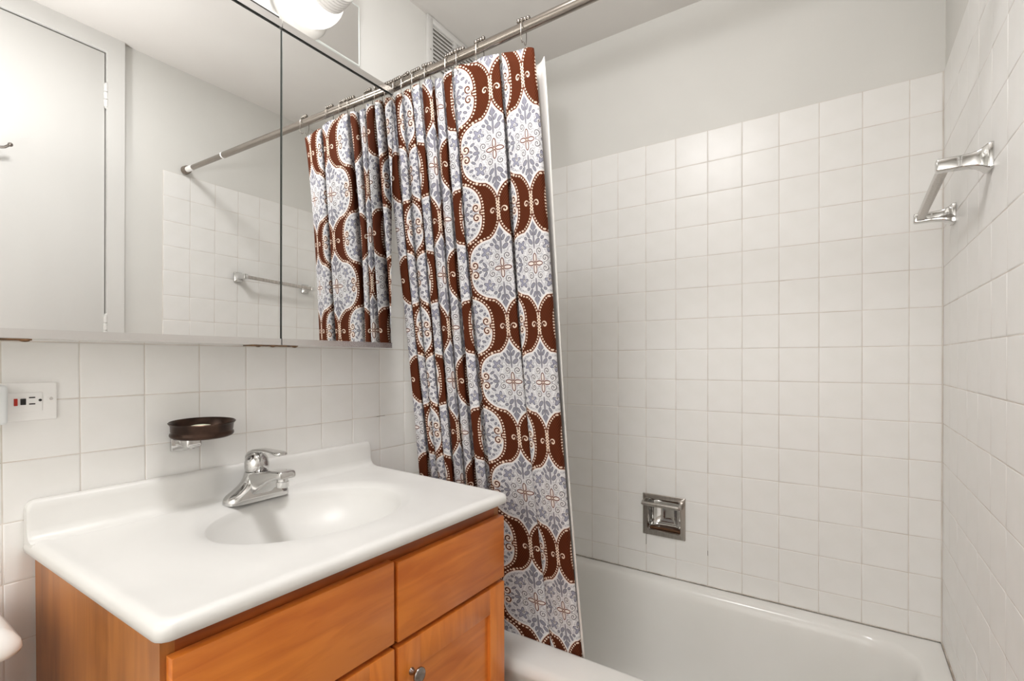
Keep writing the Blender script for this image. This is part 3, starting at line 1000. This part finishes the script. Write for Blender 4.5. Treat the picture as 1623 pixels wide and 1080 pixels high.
    leaves = union(rell(a, b, 0.0130, 0.0570, 0.0095, 0.0052, 0.70), rell(a, b, 0.0200, 0.0740, 0.0090, 0.0036, 0.95), rell(a, b, 0.0085, 0.0800, 0.0080, 0.0036, 1.1),
                   rell(a, b, 0.0, 0.1000, 0.0048, 0.0170), rell(a, b, 0.0, 0.0690, 0.0026, 0.0300), rell(a, b, 0.0070, 0.0950, 0.0070, 0.0028, 1.2),
                   rell(a, b, 0.0300, 0.0660, 0.0055, 0.0036, 0.4), rell(a, b, 0.0560, 0.0, 0.0095, 0.0046), rell(a, b, 0.0560, 0.0130, 0.0085, 0.0034, 0.9),
                   rell(a, b, 0.0660, 0.0240, 0.0070, 0.0030, -0.5), rell(a, b, 0.0740, 0.0440, 0.0060, 0.0032, 0.3), rell(a, b, 0.0840, 0.0340, 0.0048, 0.0030, 0.9),
                   rell(a, b, 0.0680, 0.0580, 0.0040, 0.0030), rell(a, b, 0.0930, 0.0290, 0.0034, 0.0026), rell(a, b, 0.0720, 0.0060, 0.0050, 0.0026, 0.5))
    # ---------- brown scrolls on the inner side of the crescents
    sL, fL = spiral(a, b, 0.0870, 0.0138, 0.0118, 0.0092, 1, 0.55, 0.0019)
    # ---------- knot: beads and cream scrolls
    kd = hyp(sub(ka, 0.0040), mul(sub(ma('FRACT', add(mul(bk, 1 / 0.0078), 10.5)), 0.5), 0.0078))
    kdm = mul(below(kd, 0.0024, 0.0006), below(ab(bk), 0.024))
    sK, fK = spiral(ka, mul(bk, -1), 0.0185, 0.0030, 0.0092, 0.0092, -1, 0.35, 0.0018)

    def rgb(c):
        n = nt.nodes.new('ShaderNodeRGB')
        n.outputs[0].default_value = lin(*c)
        return n.outputs[0]

    def mix(base, c, f):
        n = nt.nodes.new('ShaderNodeMix')
        n.data_type = 'RGBA'
        Lk(f, n.inputs[0])
        Lk(base, n.inputs[6])
        Lk(rgb(c) if isinstance(c, tuple) else c, n.inputs[7])
        return n.outputs[2]
    white, lav, grey, dgrey = (234, 233, 235), (194, 193, 202), (147, 146, 158), (76, 70, 80)
    col = rgb(white)
    inside = sub(1.0, below(bd, 0.0065, 0.001))          # keep a white margin along the bands
    col = mix(col, lav, mul(haze, mul(inside, 0.30)))
    col = mix(col, grey, mul(blot, mul(inside, 0.45)))
    col = mix(col, dgrey, mul(vine, mul(inside, 0.55)))
    col = mix(col, grey, mul(vine2, mul(inside, 0.8)))
    for lv in (leaves,):
        col = mix(col, white, mul(below(lv, 0.0022), inside))
        col = mix(col, grey, mul(below(lv, 0.0, 0.0012), inside))
        col = mix(col, dgrey, mul(below(ab(lv), 0.0007, 0.0006), mul(inside, 0.95)))
    col = mix(col, white, below(flo, 0.0028))
    col = mix(col, (156, 156, 172), below(flo, 0.0))
    col = mix(col, dgrey, below(ab(flo), 0.0010, 0.0006))
    col = mix(col, (236, 234, 232), fF)
    col = mix(col, dgrey, sF)
    for s_, f_ in ((sA1, fA1), (sA2, fA2)):
        col = mix(col, (232, 230, 230), f_)
        col = mix(col, dgrey, mul(s_, 0.85))
    col = mix(col, (226, 208, 196), below(hyp(a, b), 0.010, 0.008))
    col = mix(col, (240, 232, 226), peti)
    col = mix(col, (104, 50, 30), petl)
    # brown bands with twill
    wv = nt.nodes.new('ShaderNodeMath')
    wv.operation = 'SINE'
    Lk(mul(add(mul(U, 0.9), mul(V, 0.6)), 2 * PI / 0.0052), wv.inputs[0])
    tw = mix(rgb((78, 34, 16)), (99, 49, 25), below(wv.outputs[0], -0.2, 0.6))
    col = mix(col, (242, 234, 226), below(bd, 0.0034, 0.0008))
    col = mix(col, (112, 56, 34), below(bd, 0.0008, 0.0006))
    col = mix(col, tw, below(bd, -0.0016, 0.0006))
    for s_, f_ in ((sL, fL),):
        col = mix(col, (240, 226, 214), f_)
        col = mix(col, (92, 42, 22), s_)
    cream = (244, 222, 202)
    col = mix(col, cream, mul(dotm, below(bd, 0.0006)))
    col = mix(col, cream, kdm)
    col = mix(col, cream, mul(sK, below(ab(bk), 0.03)))
    Lk(col, bs.inputs['Base Color'])
    # a little light comes through the cloth
    tl = nt.nodes.new('ShaderNodeBsdfTranslucent')
    Lk(col, tl.inputs[0])
    ms = nt.nodes.new('ShaderNodeMixShader')
    ms.inputs[0].default_value = 0.12
    Lk(bs.outputs[0], ms.inputs[1])
    Lk(tl.outputs[0], ms.inputs[2])
    Lk(ms.outputs[0], nt.nodes['Material Output'].inputs[0])
    return M_


M['curtain'] = curtain_material()

# ------------------------------------------------------------------ shower curtain geometry
# plan of the folds: (x, d) with d > 0 towards the tub
plan = [(0.606, 0.012), (0.600, 0.0), (0.575, -0.007), (0.548, -0.009), (0.526, -0.010), (0.513, -0.003), (0.516, 0.022), (0.516, 0.052), (0.505, 0.062),
        (0.492, 0.050), (0.493, 0.020), (0.5015, 0.001), (0.480, -0.006), (0.445, -0.003), (0.405, -0.008), (0.372, -0.012), (0.358, -0.004)]
x = 0.357
k = 0
while x > 0.085:
    pitch = (0.041, 0.036, 0.045, 0.038, 0.042, 0.036)[k % 6]
    plan += [(x + 0.004, 0.020), (x + 0.003, 0.044 + 0.006 * (k % 2)), (x - 0.008, 0.052), (x - 0.019, 0.042), (x - 0.018, 0.014), (x - 0.011, -0.002), (x - 0.50 * pitch, -0.008 - 0.004 * (k % 3)), (x - 0.85 * pitch, -0.010), (x - pitch, 0.0)]
    x -= pitch
    k += 1
plan += [(x + 0.003, 0.02), (x - 0.004, 0.03), (x - 0.012, 0.02)]


def catmull(pts, n=6):
    out = []
    for i in range(len(pts) - 1):
        p0, p1, p2, p3 = [Vector(pts[max(0, min(len(pts) - 1, i + q))]) for q in (-1, 0, 1, 2)]
        for s in range(n):
            t = s / n
            out.append(0.5 * ((2 * p1) + (p2 - p0) * t + (2 * p0 - 5 * p1 + 4 * p2 - p3) * t * t + (3 * p1 - p0 - 3 * p2 + p3) * t ** 3))
    out.append(Vector(pts[-1]))
    return out


cur = catmull(plan, 6)
arc = [0.0]
for p, q in zip(cur[:-1], cur[1:]):
    arc.append(arc[-1] + (q - p).length)
# cloth coordinate: follows the arc, stretched where the fold is hidden
KEY = [(0, 0.0), (1, 0.012), (5, 0.133), (8, 0.23), (11, 0.331), (15, 0.457), (16, 0.475)]
ucl = []
for i in range(len(cur)):
    q = i / 6
    if q <= 16:
        for (i0, u0), (i1, u1) in zip(KEY[:-1], KEY[1:]):
            if i0 <= q <= i1:
                aa, ab_, am = arc[i0 * 6], arc[i1 * 6], arc[i]
                ucl.append(u0 + (u1 - u0) * (am - aa) / (ab_ - aa))
                break
    else:
        ucl.append(0.475 + (arc[i] - arc[96]) * 1.12)
ZT, ZBm = 1.983, 0.335
NH = 64


def edge_x(z):
    t = (ZT - z) / (ZT - ZBm)
    return 0.603 + 0.004 * t + 0.074 * max(0, t - 0.18) ** 1.55


def centre_y(z):
    t = max(0.0, (ZT - z) / (ZT - ZBm))
    return -0.764 + 0.162 * t ** 0.85


hook_px = [0.5902, 0.4519, 0.3805, 0.3443, 0.2611, 0.2135, 0.172, 0.1346, 0.0961]


def curtain_point(p, s, z):
    t = (ZT - z) / (ZT - ZBm)
    amp = 0.62 + 0.38 * min(1, t / 0.12) + 0.10 * math.sin(s * 9 + t * 3)
    spread = 1.0 + 0.02 * t
    wob = 0.0032 * math.sin(5.0 * t + s * 8.0) * min(1, t * 4)
    lean = 0.012 * t * math.sin(s * 6)
    x_ = edge_x(z) + (p.x - 0.600) * spread + wob + lean * (1 if s > 0.2 else s / 0.2)
    y_ = centre_y(z) + p.y * amp + 0.004 * math.sin(t * 7 + s * 11)
    return Vector((max(x_, 0.012), y_, z))


bm = bmesh.new()
uvl = bm.loops.layers.uv.new('UVMap')
grid = []
for h in range(NH + 1):
    q = h / NH
    row = []
    for p, s in zip(cur, arc):
        sag = 0.0
        if h < 6:
            dmin = min(abs(p.x - hx) for hx in hook_px)
            sag = 0.007 * min(1, dmin / 0.035) * (1 - h / 6)
        rise = 0.024 * min(1, max(0, (s - 0.03) / 0.09))
        z = ZT + rise * (1 - q) ** 3 + (ZBm - ZT) * q - sag + (0.004 * math.sin(s * 5) * q if h == NH else 0)
        row.append(bm.verts.new(curtain_point(p, s, z)))
    grid.append(row)
for h in range(NH):
    for i in range(len(cur) - 1):
        f = bm.faces.new((grid[h][i], grid[h][i + 1], grid[h + 1][i + 1], grid[h + 1][i]))
        f.smooth = True
        for l, (hh, ii) in zip(f.loops, ((h, i), (h, i + 1), (h + 1, i + 1), (h + 1, i))):
            l[uvl].uv = (ucl[ii], grid[hh][ii].co.z)
me = bpy.data.meshes.new('shower_curtain')
bm.to_mesh(me)
bm.free()
me.materials.append(M['curtain'])
sc_ = link('shower_curtain', me)
sol = sc_.modifiers.new('cloth', 'SOLIDIFY')
sol.thickness = 0.0012
sol.offset = 0
tag(sc_, 'brown, white and grey-blue patterned shower curtain gathered beside the vanity', 'curtain')

# liner behind the curtain
bm = bmesh.new()
grid = []
NL = 60
for h in range(41):
    q = h / 40
    z = 1.966 + (0.352 - 1.966) * q
    t = (ZT - z) / (ZT - ZBm)
    row = []
    for i in range(NL + 1):
        s = i / NL
        xr = edge_x(z) + 0.019 - 0.016 * max(0, t - 0.35) ** 1.5 + 0.0035 * math.sin(6.5 * t + 1.0)
        x_ = xr + (0.055 - xr) * s
        y_ = centre_y(z) + 0.050 + 0.014 * math.sin(s * 40) * min(1, s * 6) - 0.022 * math.exp(-s * 28) + 0.006 * math.sin(q * 5) - 0.018 * t
        row.append(bm.verts.new((x_, y_, z)))
    grid.append(row)
for h in range(40):
    for i in range(NL):
        bm.faces.new((grid[h][i], grid[h][i + 1], grid[h + 1][i + 1], grid[h + 1][i])).smooth = True
me = bpy.data.meshes.new('curtain_liner')
bm.to_mesh(me)
bm.free()
me.materials.append(M['liner'])
ln = link('curtain_liner', me)
sl = ln.modifiers.new('vinyl', 'SOLIDIFY')
sl.thickness = 0.0012
tag(ln, 'plain white liner hanging behind the patterned curtain', 'curtain liner')

# ---- hooks
ORD = ['first', 'second', 'third', 'fourth', 'fifth', 'sixth', 'seventh', 'eighth', 'ninth']
proto = None
for i, hx in enumerate(hook_px):
    c = rod_at(hx)
    lab = 'roller-ball curtain hook, %s from the free edge of the curtain' % ORD[i]
    if proto is None:
        h0 = thing('curtain_hook', lab, 'curtain hook', tuple(c), 'curtain hooks on the rod')
        mb = MB()
        pts = [(0, 0.0155 * math.sin(a), 0.0155 * math.cos(a)) for a in [math.radians(x_) for x_ in range(-150, 151, 20)]]
        pts = [(0, -0.003, -0.036), (0, -0.009, -0.042), (0, -0.0160, -0.036), (0, -0.0165, -0.02)] + [(0, -0.0165 * math.cos(a), 0.0165 * math.sin(a)) for a in [math.radians(x_) for x_ in range(0, 181, 20)]] + [(0, 0.0165, -0.02), (0, 0.014, -0.034), (0, 0.008, -0.040), (0, 0.002, -0.034)]
        mb.tube([Vector(p) for p in pts], 0.0010, 6)
        wire = mb.build('wire', M['nickel'], None, angle=60)
        wire.parent = h0
        parts = [wire]
        for q in range(4):
            rb = MB().sphere((0, 0, 0), 0.0060, 10).build('roller_ball', M['ball'], None, angle=60)
            rb.location = ((q - 1.5) * 0.0088, -0.001, 0.0196)
            rb.parent = h0
            parts.append(rb)
        proto = (h0, parts)
        h0.rotation_euler = (0, 0, 0.12)
    else:
        r = proto[0].copy()
        COL.objects.link(r)
        r.location = c
        r.rotation_euler = (0, 0, random.uniform(-0.22, 0.22))
        r['label'] = lab
        for p_ in proto[1]:
            cp = p_.copy()
            COL.objects.link(cp)
            cp.parent = r

# ------------------------------------------------------------------ recessed soap dish in the far wall
rs = thing('recessed_soap_dish', 'chrome soap dish with a grab bar set into the tiled far wall', 'soap dish', (0.716, 0, 0.617))
ox0, ox1, oz0, oz1 = 0.6385, 0.7940, 0.5405, 0.6950
rows = []
out = lambda x0, x1, z0, z1, r, y: [(p[0], y, p[1]) for p in rrect((x0 + x1) / 2, (z0 + z1) / 2, (x1 - x0) / 2, (z1 - z0) / 2, r, 5)]
rows.append(out(ox0, ox1, oz0, oz1, 0.002, 0.0))
rows.append(out(ox0, ox1, oz0, oz1, 0.002, -0.0025))
rows.append(out(ox0 + 0.002, ox1 - 0.002, oz0 + 0.002, oz1 - 0.002, 0.003, -0.0045))
rows.append(out(HX0 + 0.003, HX1 - 0.003, HZ0 + 0.003, HZ1 - 0.003, 0.010, -0.0052))
rows.append(out(HX0 + 0.0045, HX1 - 0.0045, HZ0 + 0.0045, HZ1 - 0.0045, 0.009, -0.003))
rows.append(out(HX0 + 0.005, HX1 - 0.005, HZ0 + 0.005, HZ1 - 0.005, 0.009, 0.004))
MB().rings(rows).build('frame', M['steel'], rs, angle=35)
rows = [out(HX0 + 0.005, HX1 - 0.005, HZ0 + 0.005, HZ1 - 0.005, 0.009, 0.004)]
for y_, ins in ((0.02, 0.006), (0.034, 0.009), (0.044, 0.016), (0.050, 0.028), (0.052, 0.042)):
    rows.append(out(HX0 + ins, HX1 - ins, HZ0 + ins, HZ1 - ins, 0.014, y_))
MB().rings(rows, True, False, True).build('recess', M['chrome'], rs, angle=60)
MB().prism([(0.659, 0.562), (0.773, 0.562), (0.773, 0.5660), (0.745, 0.5690), (0.716, 0.5705), (0.687, 0.5690), (0.659, 0.5660)], 'y', 0.012, 0.044).build('soap_residue', mat('soap_stain', lin(92, 58, 30), 0.5), rs, smooth=False)
MB().tube([(0.6515, -0.040, 0.6655), (0.7800, -0.040, 0.6655)], 0.0078, 14).build('grab_bar', M['steel'], rs, angle=50)
for xx in (0.6495, 0.782):
    MB().prism([(-0.003, 0.656), (-0.003, 0.680), (-0.036, 0.6735), (-0.046, 0.668), (-0.046, 0.663), (-0.036, 0.658)], 'x', xx - 0.0035, xx + 0.0035).build('bar_post', M['steel'], rs, smooth=False)

# ------------------------------------------------------------------ towel bar on the right wall
tb = thing('towel_bar', 'chrome towel bar on the tiled right wall', 'towel bar', tuple(RW(0, -0.36, 1.57)))
TY_N, TY_F = -0.545, -0.170


def post(yc, zc):
    # flared base on the wall narrowing to a flat arm; section in (y, z), swept along local -x
    rows = []
    for off, hy, hz in ((0.0, 0.0215, 0.0245), (0.006, 0.0215, 0.0245), (0.009, 0.0195, 0.0225), (0.014, 0.0165, 0.0185), (0.021, 0.0135, 0.0150), (0.030, 0.0115, 0.0130), (0.045, 0.0105, 0.0122), (0.076, 0.0105, 0.0122), (0.079, 0.0095, 0.0112), (0.080, 0.008, 0.0095)):
        rows.append([(-off, yc + p[0], zc + p[1]) for p in rrect(0, 0, hy, hz, 0.0035, 3)])
    return MB().rings(rows, True, True, True).build('post', M['chrome'], tb, warp=rwarp, angle=38)


post(TY_N, 1.5745)
post(TY_F, 1.5600)
rows = [[(-0.0665 + p[0], y_, z_ + p[1]) for p in rrect(0, 0, 0.0078, 0.0078, 0.0012, 2)] for y_, z_ in ((TY_N + 0.008, 1.5735), (TY_F - 0.008, 1.5595))]
MB().rings(rows, True, True, True).build('bar', M['steel'], tb, warp=rwarp, angle=30)

# ------------------------------------------------------------------ toilet left of the vanity (only the tank lid's corner shows)
toi = thing('toilet', 'white toilet whose tank lid shows beside the vanity', 'toilet', (0.3, -1.86, 0))
rows = []
for z, x0, x1, y0, y1, r in ((0.39, 0.02, 0.175, -2.08, -1.655, 0.03), (0.50, 0.018, 0.185, -2.09, -1.645, 0.03), (0.757, 0.015, 0.215, -2.095, -1.645, 0.03)):
    rows.append(ring_at(x0, x1, y0, y1, r, z))
MB().rings(rows, True, True, True).build('tank', M['porcelain'], toi, angle=50)
rows = []
for z, ins in ((0.757, 0.008), (0.760, 0.002), (0.766, 0.0), (0.776, 0.002), (0.786, 0.009), (0.792, 0.018), (0.795, 0.032)):
    rows.append(ring_at(0.008 + ins, 0.232 - ins, -2.112 + ins, -1.6135 - ins, 0.028, z))
MB().rings(rows, True, True, True).build('tank_lid', M['porcelain'], toi, angle=60)
rows = []
for z, sx_, sy_, cx_ in ((0.0, 0.15, 0.11, 0.36), (0.05, 0.14, 0.10, 0.36), (0.18, 0.16, 0.11, 0.38), (0.30, 0.20, 0.16, 0.40), (0.375, 0.235, 0.182, 0.41), (0.39, 0.235, 0.182, 0.41), (0.39, 0.18, 0.13, 0.41), (0.30, 0.15, 0.11, 0.41), (0.22, 0.08, 0.06, 0.40)):
    rows.append([(cx_ + sx_ * math.cos(2 * PI * q / 36), -1.866 + sy_ * math.sin(2 * PI * q / 36), z) for q in range(36)])
MB().rings(rows, True, True, True).build('bowl', M['porcelain'], toi, angle=50)
rows = []
for z, k_ in ((0.391, 1.0), (0.41, 1.0), (0.418, 0.97), (0.42, 0.9)):
    rows.append([(0.41 + 0.235 * k_ * math.cos(2 * PI * q / 36), -1.866 + 0.185 * k_ * math.sin(2 * PI * q / 36), z) for q in range(36)])
MB().rings(rows, True, True, True).build('seat_lid', M['plastic'], toi, angle=50)
MB().tube([(0.210, -2.03, 0.69), (0.226, -2.03, 0.69), (0.228, -1.97, 0.685)], 0.006, 8).build('flush_lever', M['chrome'], toi)
